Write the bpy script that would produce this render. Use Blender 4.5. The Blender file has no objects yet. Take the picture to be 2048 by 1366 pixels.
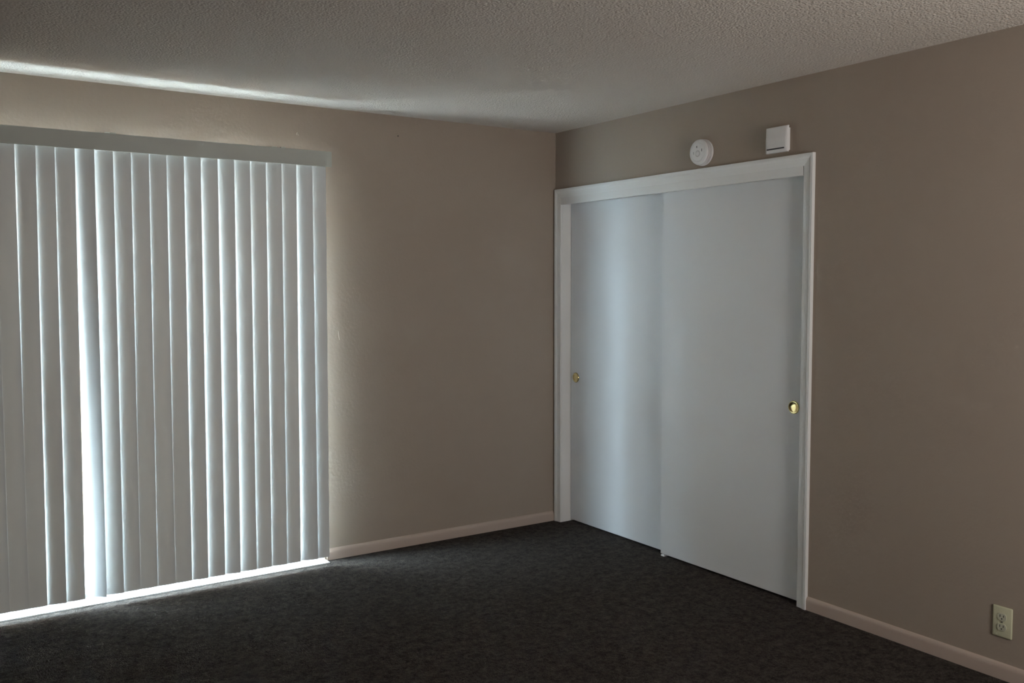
import bpy, bmesh, math, random
from mathutils import Matrix, Vector
random.seed(7)
S = bpy.context.scene
COL = S.collection

# ------------------------------------------------------------------ camera
F_PX, PITCH, ROLL, YAW = 1842.63, 0.0613095, -0.0018948, 0.5868108
fw = Vector((math.sin(YAW)*math.cos(PITCH), math.cos(YAW)*math.cos(PITCH), -math.sin(PITCH)))
rt = Vector((math.cos(YAW), -math.sin(YAW), 0)); up = rt.cross(fw)
r2 = rt*math.cos(ROLL) + up*math.sin(ROLL); u2 = -rt*math.sin(ROLL) + up*math.cos(ROLL)
cd = bpy.data.cameras.new('camera'); cam = bpy.data.objects.new('camera', cd); COL.objects.link(cam)
cd.sensor_width = 36; cd.lens = F_PX*36/2048; cd.clip_start = 0.05
M = Matrix.Identity(4)
for i, v in enumerate((r2, u2, -fw)):
    for j in range(3): M[j][i] = v[j]
M.translation = Vector((-3.4429, -4.6845, 1.4982))
cam.matrix_world = M
S.camera = cam

# ------------------------------------------------------------------ light
S.view_settings.view_transform = 'Standard'; S.view_settings.look = 'None'
S.view_settings.exposure = 0.0; S.view_settings.gamma = 1; S.view_settings.use_curve_mapping = False
S.cycles.use_denoising = True
S.cycles.max_bounces = 16; S.cycles.diffuse_bounces = 10; S.cycles.transmission_bounces = 10
S.cycles.transparent_max_bounces = 16; S.cycles.sample_clamp_indirect = 120
S.cycles.caustics_reflective = False; S.cycles.caustics_refractive = False
W = bpy.data.worlds.new('overcast_sky'); S.world = W; W.use_nodes = True
bg = W.node_tree.nodes['Background']; bg.inputs[0].default_value = (0.67, 0.85, 1.0, 1)
bg.inputs[1].default_value = 112.0
# overcast sky: three to five times brighter overhead than at the horizon
_N = W.node_tree.nodes; _L = W.node_tree.links
_tc = _N.new('ShaderNodeTexCoord'); _sx = _N.new('ShaderNodeSeparateXYZ'); _L.new(_tc.outputs['Generated'], _sx.inputs[0])
_rp = _N.new('ShaderNodeValToRGB'); _L.new(_sx.outputs['Z'], _rp.inputs[0])
_e = _rp.color_ramp.elements
_e[0].position = 0.0; _e[0].color = (0.38, 0.48, 0.58, 1)
_e[1].position = 1.0; _e[1].color = (0.67, 0.85, 1.0, 1)
_L.new(_rp.outputs[0], bg.inputs[0])

def area(name, loc, rot, sx, sy, power, color, portal=False):
    l = bpy.data.lights.new(name, 'AREA'); l.shape = 'RECTANGLE'; l.size = sx; l.size_y = sy
    l.energy = power; l.color = color
    if portal: l.cycles.is_portal = True
    o = bpy.data.objects.new(name, l); COL.objects.link(o); o.location = loc; o.rotation_euler = rot
    return o
# daylight entering through the glass door (sky portal), and the lit hall beyond the doorway behind the camera
area('door_daylight', (-2.69, 0.155, 1.03), (math.radians(-90), 0, 0), 2.3, 2.1, 0, (1, 1, 1), True)
area('hall_light', (-1.00, -5.40, 1.35), (math.radians(112), 0, 0), 0.7, 1.3, 53, (1.0, 0.98, 0.95))

# ------------------------------------------------------------------ helpers
def mat(name, col, rough=0.6, metal=0.0, bump=None, mottle=None, spec=0.5, trans=None):
    m = bpy.data.materials.new(name); m.use_nodes = True
    nt = m.node_tree; N = nt.nodes; L = nt.links; b = N['Principled BSDF']
    b.inputs['Base Color'].default_value = (*col, 1); b.inputs['Roughness'].default_value = rough
    b.inputs['Metallic'].default_value = metal; b.inputs['Specular IOR Level'].default_value = spec
    tc = N.new('ShaderNodeTexCoord')
    if mottle:
        sc, amt = mottle
        n = N.new('ShaderNodeTexNoise'); n.inputs['Scale'].default_value = sc; n.inputs['Detail'].default_value = 6
        L.new(tc.outputs['Object'], n.inputs['Vector'])
        r = N.new('ShaderNodeMapRange'); r.inputs[3].default_value = 1-amt; r.inputs[4].default_value = 1+amt
        r.inputs[1].default_value = .25; r.inputs[2].default_value = .75
        L.new(n.outputs['Fac'], r.inputs[0])
        x = N.new('ShaderNodeVectorMath'); x.operation = 'SCALE'; x.inputs[0].default_value = col
        L.new(r.outputs[0], x.inputs['Scale']); L.new(x.outputs[0], b.inputs['Base Color'])
    if bump:
        sc, dist, det = bump
        n = N.new('ShaderNodeTexNoise'); n.inputs['Scale'].default_value = sc; n.inputs['Detail'].default_value = det
        L.new(tc.outputs['Object'], n.inputs['Vector'])
        bp = N.new('ShaderNodeBump'); bp.inputs['Distance'].default_value = dist; bp.inputs['Strength'].default_value = 1
        L.new(n.outputs['Fac'], bp.inputs['Height']); L.new(bp.outputs[0], b.inputs['Normal'])
    if trans:
        t = N.new('ShaderNodeBsdfTranslucent'); t.inputs[0].default_value = (*trans[0], 1)
        mx = N.new('ShaderNodeMixShader'); mx.inputs[0].default_value = trans[1]
        L.new(b.outputs[0], mx.inputs[1]); L.new(t.outputs[0], mx.inputs[2])
        L.new(mx.outputs[0], N['Material Output'].inputs[0])
    return m

M_WALL = mat('beige_wall_paint', (0.365, 0.300, 0.245), 0.75, bump=(60, 0.0008, 2), spec=0.3)
M_CLOSETIN = mat('closet_interior_paint', (0.4, 0.36, 0.3), 0.8)
M_BASE = mat('beige_baseboard_paint', (0.47, 0.375, 0.315), 0.45)
M_WHITE = mat('white_trim_paint', (0.80, 0.79, 0.77), 0.42, bump=(25, 0.0006, 2))
M_DOOR = mat('white_closet_door_paint', (0.70, 0.705, 0.71), 0.5, bump=(9, 0.0008, 3))
M_BRASS = mat('polished_brass', (0.72, 0.60, 0.30), 0.22, 1.0)
M_BRASSD = mat('brass_cup_rim', (0.45, 0.38, 0.17), 0.3, 1.0)
M_PLASTIC = mat('white_plastic', (0.78, 0.76, 0.75), 0.4)
M_DARK = mat('dark_slot', (0.03, 0.03, 0.035), 0.6)
M_GREYPL = mat('grey_detail_plastic', (0.32, 0.31, 0.30), 0.5)
M_IVORY = mat('ivory_plastic', (0.62, 0.60, 0.42), 0.35)
M_IVORY2 = mat('ivory_receptacle_plastic', (0.55, 0.54, 0.42), 0.35)
M_STEEL = mat('steel', (0.6, 0.6, 0.58), 0.3, 1.0)
M_VANE = mat('alabaster_vinyl', (0.74, 0.775, 0.785), 0.5, spec=0.3, trans=((0.90, 0.76, 0.63), 0.06))
M_VAL = mat('alabaster_valance', (0.47, 0.49, 0.445), 0.45)
M_ALU = mat('white_aluminium', (0.82, 0.82, 0.82), 0.35)
M_SILL = mat('mill_aluminium_sill', (0.5, 0.5, 0.5), 0.8, spec=0.2)
M_CONC = mat('patio_concrete', (0.70, 0.69, 0.66), 0.85, bump=(40, 0.002, 6), mottle=(3, .12))
M_BLOCKER = mat('brown_sky_blocker', (0.26, 0.21, 0.175), 0.9, bump=(30, 0.004, 4))
M_FENCE = mat('brown_fence_wood', (0.24, 0.165, 0.12), 0.7, bump=(12, 0.004, 5), mottle=(6, .2))
M_SPECK = mat('dark_nail', (0.05, 0.04, 0.035), 0.6)
M_CHIP = mat('wall_paint_chip', (0.45, 0.385, 0.33), 0.7)

def popcorn():
    m = mat('popcorn_ceiling', (0.68, 0.61, 0.545), 0.9, spec=0.2)
    nt = m.node_tree; N = nt.nodes; L = nt.links; b = N['Principled BSDF']
    tc = N.new('ShaderNodeTexCoord')
    v = N.new('ShaderNodeTexVoronoi'); v.inputs['Scale'].default_value = 105; v.feature = 'F1'
    n = N.new('ShaderNodeTexNoise'); n.inputs['Scale'].default_value = 110; n.inputs['Detail'].default_value = 5
    L.new(tc.outputs['Object'], v.inputs['Vector']); L.new(tc.outputs['Object'], n.inputs['Vector'])
    iv = N.new('ShaderNodeMath'); iv.operation = 'SUBTRACT'; iv.inputs[0].default_value = 1; L.new(v.outputs['Distance'], iv.inputs[1])
    a = N.new('ShaderNodeMath'); a.operation = 'MULTIPLY'; L.new(iv.outputs[0], a.inputs[0]); L.new(n.outputs['Fac'], a.inputs[1])
    bp = N.new('ShaderNodeBump'); bp.inputs['Distance'].default_value = 0.006; bp.inputs['Strength'].default_value = 1.0
    L.new(a.outputs[0], bp.inputs['Height']); L.new(bp.outputs[0], b.inputs['Normal'])
    return m
M_CEIL = popcorn()

def carpet():
    m = mat('charcoal_carpet', (0.07, 0.06, 0.055), 0.95, spec=0.1)
    nt = m.node_tree; N = nt.nodes; L = nt.links; b = N['Principled BSDF']
    tc = N.new('ShaderNodeTexCoord')
    n1 = N.new('ShaderNodeTexNoise'); n1.inputs['Scale'].default_value = 160; n1.inputs['Detail'].default_value = 4
    n2 = N.new('ShaderNodeTexNoise'); n2.inputs['Scale'].default_value = 22; n2.inputs['Detail'].default_value = 6
    n3 = N.new('ShaderNodeTexNoise'); n3.inputs['Scale'].default_value = 60; n3.inputs['Detail'].default_value = 5
    for n in (n1, n2, n3): L.new(tc.outputs['Object'], n.inputs['Vector'])
    a = N.new('ShaderNodeMath'); a.operation = 'ADD'; L.new(n1.outputs['Fac'], a.inputs[0]); L.new(n3.outputs['Fac'], a.inputs[1])
    a2 = N.new('ShaderNodeMath'); a2.operation = 'ADD'; L.new(a.outputs[0], a2.inputs[0]); L.new(n2.outputs['Fac'], a2.inputs[1])
    cr = N.new('ShaderNodeValToRGB')
    cr.color_ramp.elements[0].position = 0.40; cr.color_ramp.elements[0].color = (0.024, 0.0205, 0.018, 1)
    cr.color_ramp.elements[1].position = 0.62; cr.color_ramp.elements[1].color = (0.092, 0.078, 0.069, 1)
    dv = N.new('ShaderNodeMath'); dv.operation = 'DIVIDE'; dv.inputs[1].default_value = 3; L.new(a2.outputs[0], dv.inputs[0])
    L.new(dv.outputs[0], cr.inputs[0]); L.new(cr.outputs[0], b.inputs['Base Color'])
    bp = N.new('ShaderNodeBump'); bp.inputs['Distance'].default_value = 0.012; bp.inputs['Strength'].default_value = 1
    L.new(a.outputs[0], bp.inputs['Height']); L.new(bp.outputs[0], b.inputs['Normal'])
    b.inputs['Sheen Weight'].default_value = 0.0; b.inputs['Sheen Roughness'].default_value = 0.5
    return m
M_CARPET = carpet()

def glass():
    m = bpy.data.materials.new('window_glass'); m.use_nodes = True
    N = m.node_tree.nodes; L = m.node_tree.links; N.remove(N['Principled BSDF'])
    t = N.new('ShaderNodeBsdfTransparent'); t.inputs[0].default_value = (0.93, 0.95, 0.94, 1)
    g = N.new('ShaderNodeBsdfGlossy'); g.inputs['Roughness'].default_value = 0.02
    f = N.new('ShaderNodeFresnel'); f.inputs[0].default_value = 1.45
    ge = N.new('ShaderNodeNewGeometry'); inv = N.new('ShaderNodeMath'); inv.operation = 'SUBTRACT'; inv.inputs[0].default_value = 1
    L.new(ge.outputs['Backfacing'], inv.inputs[1]); mu = N.new('ShaderNodeMath'); mu.operation = 'MULTIPLY'
    L.new(f.outputs[0], mu.inputs[0]); L.new(inv.outputs[0], mu.inputs[1])
    x = N.new('ShaderNodeMixShader'); L.new(mu.outputs[0], x.inputs[0]); L.new(t.outputs[0], x.inputs[1]); L.new(g.outputs[0], x.inputs[2])
    L.new(x.outputs[0], N['Material Output'].inputs[0])
    return m
M_GLASS = glass()

def box(bm, x0, x1, y0, y1, z0, z1, bev=0.0, seg=2):
    r = bmesh.ops.create_cube(bm, size=1.0)
    for v in r['verts']:
        v.co = Vector(((x0+x1)/2 + v.co.x*(x1-x0), (y0+y1)/2 + v.co.y*(y1-y0), (z0+z1)/2 + v.co.z*(z1-z0)))
    if bev:
        es = list({e for v in r['verts'] for e in v.link_edges})
        bmesh.ops.bevel(bm, geom=es, offset=bev, segments=seg, profile=0.5, affect='EDGES')
    return bm

def obj(name, bm, material, parent=None, smooth=False, loc=None):
    me = bpy.data.meshes.new(name); bmesh.ops.recalc_face_normals(bm, faces=bm.faces)
    if smooth:
        for f in bm.faces: f.smooth = True
    bm.to_mesh(me); bm.free(); me.materials.append(material)
    if smooth: me.set_sharp_from_angle(angle=math.radians(35))
    o = bpy.data.objects.new(name, me); COL.objects.link(o)
    if parent: o.parent = parent; o.matrix_parent_inverse = Matrix.Translation(-parent.location)
    return o

def tag(o, label=None, cat=None, group=None, kind=None):
    if label: o['label'] = label
    if cat: o['category'] = cat
    if group: o['group'] = group
    if kind: o['kind'] = kind
    return o

def empty(name, loc, label, cat, group=None, kind=None):
    o = bpy.data.objects.new(name, None); COL.objects.link(o); o.location = loc; o.empty_display_size = .05
    return tag(o, label, cat, group, kind)

def nb(): return bmesh.new()
def boxes(*bs, bev=0.0):
    bm = nb()
    for b in bs: box(bm, *b, bev=bev)
    return bm

def lathe_x(bm, prof, cy, cz, seg=48):
    """profile of (radius, x) revolved about the x axis through (cy, cz)"""
    rings = []
    for r, x in prof:
        if r < 1e-6: rings.append([bm.verts.new((x, cy, cz))])
        else: rings.append([bm.verts.new((x, cy+r*math.cos(2*math.pi*k/seg), cz+r*math.sin(2*math.pi*k/seg))) for k in range(seg)])
    for a, b in zip(rings, rings[1:]):
        for k in range(seg):
            k2 = (k+1) % seg
            if len(a) == 1 and len(b) == 1: continue
            if len(a) == 1: bm.faces.new((a[0], b[k], b[k2]))
            elif len(b) == 1: bm.faces.new((a[k], a[k2], b[0]))
            else: bm.faces.new((a[k], a[k2], b[k2], b[k]))
    return bm

# ------------------------------------------------------------------ room shell
H = 2.44; XL = -5.3; YF = -5.25; T = 0.13; TB = 0.14
DX0, DX1, DZ = -3.78, -1.556, 2.14          # glass door opening
CY0, CY1, CZ = -0.055, -1.920, 2.075       # closet opening
RX0, RX1, RZ1 = -1.38, -0.62, 2.05   # open doorway behind the camera, to a hall

tag(obj('floor', boxes((XL-T, 0.8, YF-T, 0.0, -0.12, 0.0)), M_CARPET), 'dark charcoal carpeted floor of the empty room', 'floor', kind='structure')
tag(obj('ceiling', boxes((XL-T, 0.8, YF-T, TB, H, H+0.15)), M_CEIL), 'beige popcorn textured ceiling', 'ceiling', kind='structure')
wb = obj('wall_back', boxes((XL-T, DX0, 0, TB, -.12, H), (DX1, T, 0, TB, -.12, H), (DX0, DX1, 0, TB, DZ, H)), M_WALL)
tag(wb, 'beige wall with the blind covered glass door', 'wall', kind='structure')
wr = obj('wall_right', boxes((0, T, CY0, 0, 0, H), (0, T, YF-T, CY1, 0, H), (0, T, CY1, CY0, CZ, H)), M_WALL)
tag(wr, 'beige wall with the white sliding closet doors', 'wall', kind='structure')
tag(obj('wall_left', boxes((XL-T, XL, YF-T, 0, 0, H)), M_WALL), 'beige wall left of the camera', 'wall', kind='structure')
tag(obj('wall_front', boxes((XL, RX0, YF-T, YF, 0, H), (RX1, 0, YF-T, YF, 0, H), (RX0, RX1, YF-T, YF, RZ1, H)), M_WALL),
    'beige wall behind the camera with an open doorway', 'wall', kind='structure')
tag(obj('wall_closet', boxes((0.75, 0.80, -2.3, 0.13, 0, H), (T, 0.75, 0.08, 0.13, 0, H), (T, 0.75, -2.3, -2.25, 0, H)), M_CLOSETIN),
    'inner walls of the closet behind the white doors', 'wall', kind='structure')

tag(obj('wall_hall', boxes((-3.2, 0.4, -7.6, -7.5, 0, H), (-3.3, -3.2, -7.6, YF-T, 0, H), (0.4, 0.5, -7.6, YF-T, 0, H),
    (-3.3, 0.5, -7.6, YF-T, H, H+.15), (-3.3, 0.5, -7.6, YF-T, -.12, 0), (T, 0.5, YF-T, YF-.03, 0, H)), M_WALL), 'walls of the hall beyond the doorway', 'wall', kind='structure')

# small marks on the back wall
bm = nb(); bmesh.ops.create_icosphere(bm, subdivisions=2, radius=0.0042, matrix=Matrix.Translation((-1.09, -0.001, 2.329)))
tag(obj('nail_head', bm, M_SPECK), 'tiny dark nail head in the beige wall between the blinds and the closet corner', 'nail')
bm = nb()
for (cx, cz, rx, rz) in ((-1.674, 2.292, .006, .010), (-1.668, 2.286, .004, .006)):
    bmesh.ops.create_icosphere(bm, subdivisions=2, radius=1, matrix=Matrix.Translation((cx, 0, cz)) @ Matrix.Rotation(.5, 4, 'Y') @ Matrix.Diagonal((rx, .0025, rz, 1)))
tag(obj('paint_chip', bm, M_CHIP, wb), 'small chipped spot in the paint above the valance')
bm = nb(); bmesh.ops.create_icosphere(bm, subdivisions=2, radius=1, matrix=Matrix.Translation((-1.457, 0, 1.228)) @ Matrix.Rotation(-.12, 4, 'Y') @ Matrix.Diagonal((.004, .0016, .028, 1)))
tag(obj('scrape_mark', bm, M_CHIP, wb), 'thin raised vertical scrape beside the blinds')

# baseboards: rounded top profile
def baseboard(name, along, a0, a1, label):
    h, t = 0.062, 0.012
    prof = [(0, 0), (t, 0), (t, h*0.62), (t*0.92, h*0.75), (t*0.72, h*0.88), (t*0.35, h*0.97), (0, h)]
    bm = nb(); A = []; B = []
    for d, z in prof:
        if along == 'x': A.append(bm.verts.new((a0, -d, z))); B.append(bm.verts.new((a1, -d, z)))
        else: A.append(bm.verts.new((-d, a0, z))); B.append(bm.verts.new((-d, a1, z)))
    n = len(prof)
    for i in range(n):
        j = (i+1) % n; bm.faces.new((A[i], A[j], B[j], B[i]))
    bm.faces.new(A); bm.faces.new(list(reversed(B)))
    return tag(obj(name, bm, M_BASE, smooth=True), label, 'baseboard', kind='structure')
baseboard('baseboard_back', 'x', DX1+0.01, -0.019, 'beige baseboard under the bare wall between blinds and closet')
baseboard('baseboard_right', 'y', -1.966, YF+0.001, 'beige baseboard running right of the closet below the outlet')

# closet casing, mitred moulded profile swept round the opening
CO0, CO1, COZ, CW = -0.012, -1.966, 2.089, 0.057
prof = [(0.0, 0.0), (0.0, 0.0165), (0.0015, 0.018), (0.012, 0.018), (0.017, 0.0168), (0.024, 0.0135), (0.036, 0.0115),
        (0.046, 0.0105), (0.0535, 0.0095), (0.0565, 0.0075), (CW, 0.005), (CW, 0.0)]
bm = nb(); rows = []
for u, d in prof:
    rows.append([bm.verts.new(p) for p in ((-d, CO0-u, 0.0), (-d, CO0-u, COZ-u), (-d, CO1+u, COZ-u), (-d, CO1+u, 0.0))])
n = len(rows)
for i in range(n):
    a, b = rows[i], rows[(i+1) % n]
    for k in range(3): bm.faces.new((a[k], a[k+1], b[k+1], b[k]))
bm.faces.new([r[0] for r in rows]); bm.faces.new([r[3] for r in reversed(rows)])
tag(obj('trim_1', bm, M_WHITE), 'white moulded casing around the closet opening', 'door casing', kind='structure')
# jambs and header lining
JY0, JY1 = -0.070, -1.905
tag(obj('trim_2', boxes((0.0005, T, JY0, CY0, 0, CZ), bev=0.001), M_WHITE), 'white left jamb board inside the closet opening', 'jamb', kind='structure')
tag(obj('trim_3', boxes((0.0005, T, CY1, JY1, 0, CZ), bev=0.001), M_WHITE), 'white right jamb board inside the closet opening', 'jamb', kind='structure')
tag(obj('trim_4', boxes((-0.0090, 0.014, JY1+.001, JY0-.001, 1.992, 2.046), (0.014, T, JY1+.001, JY0-.001, 2.045, CZ), bev=0.001), M_WHITE),
    'white header fascia board hiding the closet door track', 'fascia', kind='structure')

# ------------------------------------------------------------------ closet doors
def pull(parent, x, y, z):
    bm = nb()   # recessed finger cup with rolled rim
    lathe_x(bm, [(0.0, x-0.0008), (0.010, x-0.0009), (0.0175, x-0.0016), (0.0215, x-0.0030), (0.0245, x-0.0046), (0.0270, x-0.0048), (0.0285, x-0.0030), (0.0288, x)], y, z, 40)
    h = obj('finger_pull', bm, M_BRASS, parent, smooth=True)
    tag(h, 'round brass finger pull')
    bm = nb(); lathe_x(bm, [(0.0282, x-0.0010), (0.0284, x-0.0030), (0.0300, x-0.0028), (0.0312, x-0.0014), (0.0314, x)], y, z, 40)
    obj('rim', bm, M_BRASSD, h, smooth=True)
    return h
def door_panel(name, x0, x1, y0, y1, zb, label, py, pz):
    bm = nb(); box(bm, x0, x1, y1, y0, zb, 2.04, bev=0.0015)
    d = obj(name, bm, M_DOOR)
    tag(d, label, 'closet door', kind='structure')
    pull(d, x0, py, pz)
    return d
dl = door_panel('door_2', 0.068, 0.102, -0.073, -1.02, 0.012, 'left white sliding closet door, behind the right one', -0.126, 0.919)
dr = door_panel('door_3', 0.026, 0.060, -0.952, -1.900, 0.012, 'right white sliding closet door, in front of the left one', -1.848, 0.924)
bm = boxes((0.020, 0.1, -0.985, -0.960, 0.0, 0.010), bev=.002)
tag(obj('door_floor_guide', bm, M_PLASTIC), 'small white plastic floor guide where the closet doors overlap', 'door guide')

# ------------------------------------------------------------------ smoke detector
cy, cz = -1.277, 2.169
det = empty('smoke_detector', (0, cy, cz), 'round white smoke detector on the wall above the closet', 'smoke detector')
cy0, cz0 = -1.277, 2.169
bm = nb(); lathe_x(bm, [(0, 0), (0.066, 0), (0.067, -0.002), (0.067, -0.009), (0.0655, -0.011), (0, -0.011)], cy0, cz0, 64)
obj('mounting_base', bm, M_PLASTIC, det, smooth=True)
bm = nb()
prof = [(0.058, -0.011), (0.058, -0.0145), (0.0655, -0.015), (0.066, -0.0195), (0.0585, -0.020), (0.0585, -0.0235), (0.0655, -0.024), (0.0652, -0.0285),
        (0.0580, -0.029), (0.0580, -0.0325), (0.0640, -0.033), (0.0625, -0.0385), (0.058, -0.0415), (0.049, -0.0428), (0.048, -0.0418), (0.045, -0.0418), (0.044, -0.0430), (0.0, -0.0440)]
lathe_x(bm, prof, cy0, cz0, 64)
cover = obj('cover', bm, M_PLASTIC, det, smooth=True)
bm = nb(); lathe_x(bm, [(0.0135, -0.0425), (0.0135, -0.0452), (0.012, -0.0462), (0, -0.0466)], cy0+0.002, cz0-0.008, 32)
tag(obj('test_button', bm, M_PLASTIC, det, smooth=True))
bm = nb(); lathe_x(bm, [(0.0155, -0.0426), (0.0155, -0.0438), (0.0137, -0.0442), (0.0137, -0.0426)], cy0+0.002, cz0-0.008, 32)
obj('button_ring', bm, M_GREYPL, det, smooth=True)
obj('indicator_light', boxes((-0.0446, -0.041, cy0+0.006, cy0+0.010, cz0+0.021, cz0+0.031), bev=.001), M_DARK, det)
obj('horn_slot', boxes((-0.0446, -0.041, cy0-0.028, cy0-0.025, cz0+0.000, cz0+0.014), bev=.001), M_DARK, det)
obj('horn_slot', boxes((-0.0444, -0.041, cy0+0.030, cy0+0.032, cz0-0.010, cz0+0.004), bev=.0008), M_GREYPL, det)

# ------------------------------------------------------------------ door chime
c0, c1, z0, z1 = -1.834, -1.704, 2.107, 2.228
ch = empty('door_chime', (0, (c0+c1)/2, z0), 'square white chime box with a dark bottom slot, right above the closet', 'door chime')
obj('back_plate', boxes((-0.024, 0, c0+.011, c1-.011, z0+.009, z1-.009), bev=.002), M_PLASTIC, ch)
bm = nb()
# cover with a shallow horizontal fold across the middle and rounded sides
ys = [c0, c0+.0015, c0+.006, c0+.013] + [c0+.013+(c1-c0-.026)*k/8 for k in range(1, 8)] + [c1-.013, c1-.006, c1-.0015, c1]
ry = [.022, .0300, .0338, .0350] + [.0355]*7 + [.0350, .0338, .0300, .022]
zs = [z0, z0+.0015, z0+.005, z0+.012, z0+.03, z0+.05, z0+.066, z0+.072, z0+.078, z0+.095, z1-.012, z1-.005, z1-.0015, z1]
rz = [.05, .72, .93, 1.0, 1.05, 1.08, 1.08, 1.03, 0.93, 0.93, .92, .86, .6, .0]
g = [[bm.verts.new((-(.022 + max(0, dy-.022)*dz), y, z)) for y, dy in zip(ys, ry)] for z, dz in zip(zs, rz)]
for i in range(len(zs)-1):
    for j in range(len(ys)-1): bm.faces.new((g[i][j], g[i][j+1], g[i+1][j+1], g[i+1][j]))
bmesh.ops.contextual_create(bm, geom=[e for e in bm.edges if len(e.link_faces) == 1])
obj('cover', bm, M_PLASTIC, ch, smooth=True)
tag(obj('sound_slot', boxes((-0.0372, -0.030, c0+.016, c1-.012, z0+.0155, z0+.0215), bev=.0008), M_DARK, ch), 'dark narrow slot')

# ------------------------------------------------------------------ wall outlet
oy, oz = -2.865, 0.220
ou = empty('wall_outlet', (0, oy, oz), 'ivory duplex electrical outlet low on the wall at the right edge', 'outlet')
bm = nb(); box(bm, -0.0065, 0, oy-.0375, oy+.0375, oz-.059, oz+.059, bev=.0045, seg=3)
obj('cover_plate', bm, M_IVORY, ou, smooth=True)
for s in (1, -1):
    zc = oz + s*0.0195
    bm = nb()
    seg = 32; ring = []
    for k in range(seg):
        a = 2*math.pi*k/seg; ring.append((oy+.0172*math.cos(a), zc+max(-.0135, min(.0135, .0172*math.sin(a)))))
    a = [bm.verts.new((-.0060, y, z)) for y, z in ring]; b = [bm.verts.new((-.0092, y, z)) for y, z in ring]
    for k in range(seg): bm.faces.new((a[k], a[(k+1) % seg], b[(k+1) % seg], b[k]))
    bm.faces.new(b); bm.faces.new(list(reversed(a)))
    rc = obj('receptacle', bm, M_IVORY2, ou)
    obj('slot', boxes((-.0096, -.0088, oy+.0055, oy+.0078, zc-.001, zc+.0085)), M_DARK, rc)
    obj('slot', boxes((-.0096, -.0088, oy-.0078, oy-.0055, zc+.000, zc+.0085)), M_DARK, rc)
    bm = nb(); lathe_x(bm, [(0.0026, -.0088), (0.0026, -.0096), (0, -.0096)], oy, zc-.0065, 16)
    obj('ground_hole', bm, M_DARK, rc)
bm = nb(); lathe_x(bm, [(0.0036, -.006), (0.0034, -.0082), (0, -.0088)], oy, oz, 20)
obj('screw', bm, M_STEEL, ou, smooth=True)

# ------------------------------------------------------------------ vertical blind
bl = empty('vertical_blind', (-2.65, -0.085, 2.11), 'long off-white vertical blind covering the glass door', 'vertical blind')
VX0, VX1 = -3.80, -1.543
bm = nb()   # valance: front strip with a small lip top and bottom and returns at both ends
box(bm, VX0, VX1, -0.1385, -0.1350, 2.1120, 2.1900, bev=.001)
box(bm, VX0, VX1, -0.1350, -0.1270, 2.1870, 2.1895)
box(bm, VX0, VX1, -0.1350, -0.1270, 2.1125, 2.1150)
obj('valance', bm, M_VAL, bl)
obj('head_rail', boxes((VX0+.01, VX1-.012, -0.122, -0.086, 2.140, 2.178), bev=.003), M_ALU, bl)
for bx in (-3.40, -2.60, -1.80):
    bm = nb()
    box(bm, bx-.014, bx+.014, -0.134, -0.001, 2.1785, 2.1805); box(bm, bx-.014, bx+.014, -0.003, 0.0, 2.165, 2.215)
    box(bm, bx-.012, bx+.012, -0.134, -0.118, 2.1805, 2.1960, bev=.001)
    obj('bracket', bm, M_VAL, bl)

# right-hand (room side) edge of every vane at top and bottom, and its turn there in degrees
top = [-3.0, -2.918, -2.841, -2.759, -2.68, -2.6, -2.522, -2.442, -2.363, -2.283, -2.205, -2.123, -2.043, -1.964, -1.882, -1.802, -1.723, -1.64, -1.563]
bot = [-3.004, -2.93, -2.852, -2.772, -2.684, -2.605, -2.529, -2.451, -2.368, -2.289, -2.212, -2.128, -2.052, -1.968, -1.887, -1.807, -1.731, -1.639, -1.573]
tt = [16, 24, 18, 18, 30, 26, 22, 19, 20, 22, 26, 24, 28, 25, 20, 24, 19, 28, 20]
tb = [10, 10, 27, 12, 47, 26, 12, 11, 12, 13, 25, 20, 28, 24, 15, 22, 12, 28, 20]
vanes = [(t, b, a, c) for t, b, a, c in zip(top, bot, tt, tb)]
for k in range(1, 10):
    vanes.insert(0, (-2.997-.08*k, -3.000-.08*k, random.uniform(9, 13), random.uniform(9, 14)))
VW, ZT, ZB = 0.089, 2.128, 0.050
for t, b, a, c in vanes:
    bm = nb(); NZ, NX = 24, 10; th = 0.0009
    grid = {}
    for i in range(NZ+1):
        f = i/NZ; z = ZT + (ZB-ZT)*f
        s = f*f*(3-2*f)
        ang = math.radians(max(2.5, 6.8*(max(0.0, a + (c-a)*s - 10)/10)**1.4)); xr = t + (b-t)*f
        cx = xr - VW/2*math.cos(ang); cyy = -0.100
        for side in (0, 1):
            for j in range(NX+1):
                u = (j/NX-0.5)*VW
                sag = 0.004*(1-(2*j/NX-1)**2) + (th if side else 0)
                # u runs along the vane, right end toward the room; bulge to the room side
                x = cx + u*math.cos(ang) - sag*math.sin(ang)*1.0
                y = cyy - u*math.sin(ang) - sag*math.cos(ang)
                grid[i, side, j] = bm.verts.new((x, y, z))
    for i in range(NZ):
        for j in range(NX):
            for side in (0, 1):
                q = (grid[i, side, j], grid[i, side, j+1], grid[i+1, side, j+1], grid[i+1, side, j])
                bm.faces.new(q if side else tuple(reversed(q)))
        for j in (0, NX):
            bm.faces.new((grid[i, 0, j], grid[i, 1, j], grid[i+1, 1, j], grid[i+1, 0, j]))
    for i in (0, NZ):
        for j in range(NX): bm.faces.new((grid[i, 0, j], grid[i, 0, j+1], grid[i, 1, j+1], grid[i, 1, j]))
    obj('vane', bm, M_VANE, bl, smooth=True)

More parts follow.
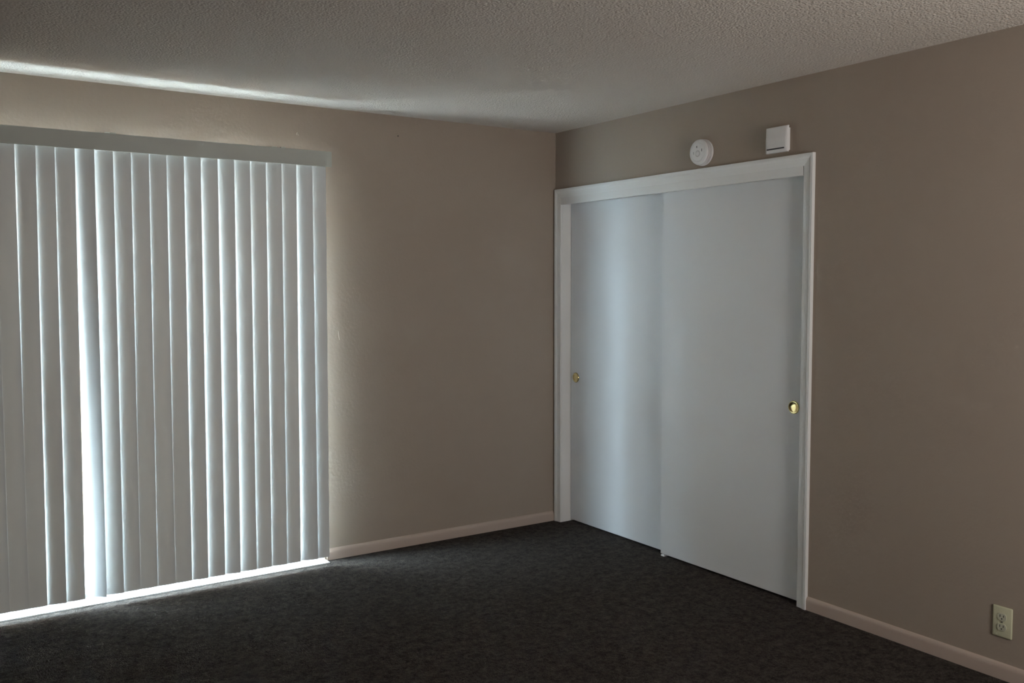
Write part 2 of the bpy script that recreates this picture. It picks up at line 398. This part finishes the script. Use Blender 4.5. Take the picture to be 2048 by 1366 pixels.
# ------------------------------------------------------------------ sliding glass door and outdoors
sd = empty('door_1', ((DX0+DX1)/2, 0.06, 0), 'sliding glass patio door behind the vertical blind', 'glass door', kind='structure')
fr = 0.03
obj('door_frame', boxes((DX0, DX0+fr, 0.04, 0.13, 0, DZ), (DX1-fr, DX1, 0.04, 0.13, 0, DZ), (DX0+fr, DX1-fr, 0.04, 0.13, DZ-fr, DZ)), M_ALU, sd)
obj('threshold', boxes((DX0, DX1, -0.070, 0.14, 0.0005, 0.007), (DX0+fr, DX1-fr, 0.065, 0.075, 0.007, 0.020), (DX0+fr, DX1-fr, 0.100, 0.110, 0.007, 0.020)), M_SILL, sd)
xm = -2.70
for nm, x0, x1, y in (('sliding_panel', DX0+fr, xm+.03, 0.055), ('fixed_panel', xm-.03, DX1-fr, 0.090)):
    st = 0.06; se = 0.05
    p = obj(nm, boxes((x0, x0+st, y, y+.03, .022, DZ-fr), (x1-se, x1, y, y+.03, .022, DZ-fr), (x0+st, x1-se, y, y+.03, .022, .055), (x0+st, x1-se, y, y+.03, DZ-fr-.05, DZ-fr)), M_ALU, sd)
    obj('pane', boxes((x0+st, x1-se, y+.012, y+.017, .055, DZ-fr-.05)), M_GLASS, p)
bm = nb(); box(bm, -12.3, 4.0, 3.5, 7.0, -0.16, 6.4); box(bm, -12.5, 4.2, 3.3, 7.2, 6.4, 6.55); box(bm, -16.0, -7.0, 0.3, 3.5, 5.0, 5.25)  # unseen block and raised slab, added to limit sky light on the closet doors
tag(obj('sky_blocker', bm, M_BLOCKER), 'unseen brown block and high slab added outside to shade the closet doors', 'light blocker', kind='structure')
tag(obj('patio_slab', boxes((-24.0, 5.0, 0.14, 9.0, -0.16, -0.04)), M_CONC), 'pale concrete patio outside the glass door', 'patio', kind='structure')
bm = nb(); x = -6.0
while x < 1.0:
    box(bm, x, x+.138, 1.45, 1.47, -0.04, 1.35+random.uniform(-.004, .004)); x += .142
box(bm, -6.0, 1.0, 1.47, 1.51, 0.2, 0.29); box(bm, -6.0, 1.0, 1.47, 1.51, 1.05, 1.14)
tag(obj('fence', bm, M_FENCE), 'brown board fence outside behind the blind', 'fence', kind='structure')
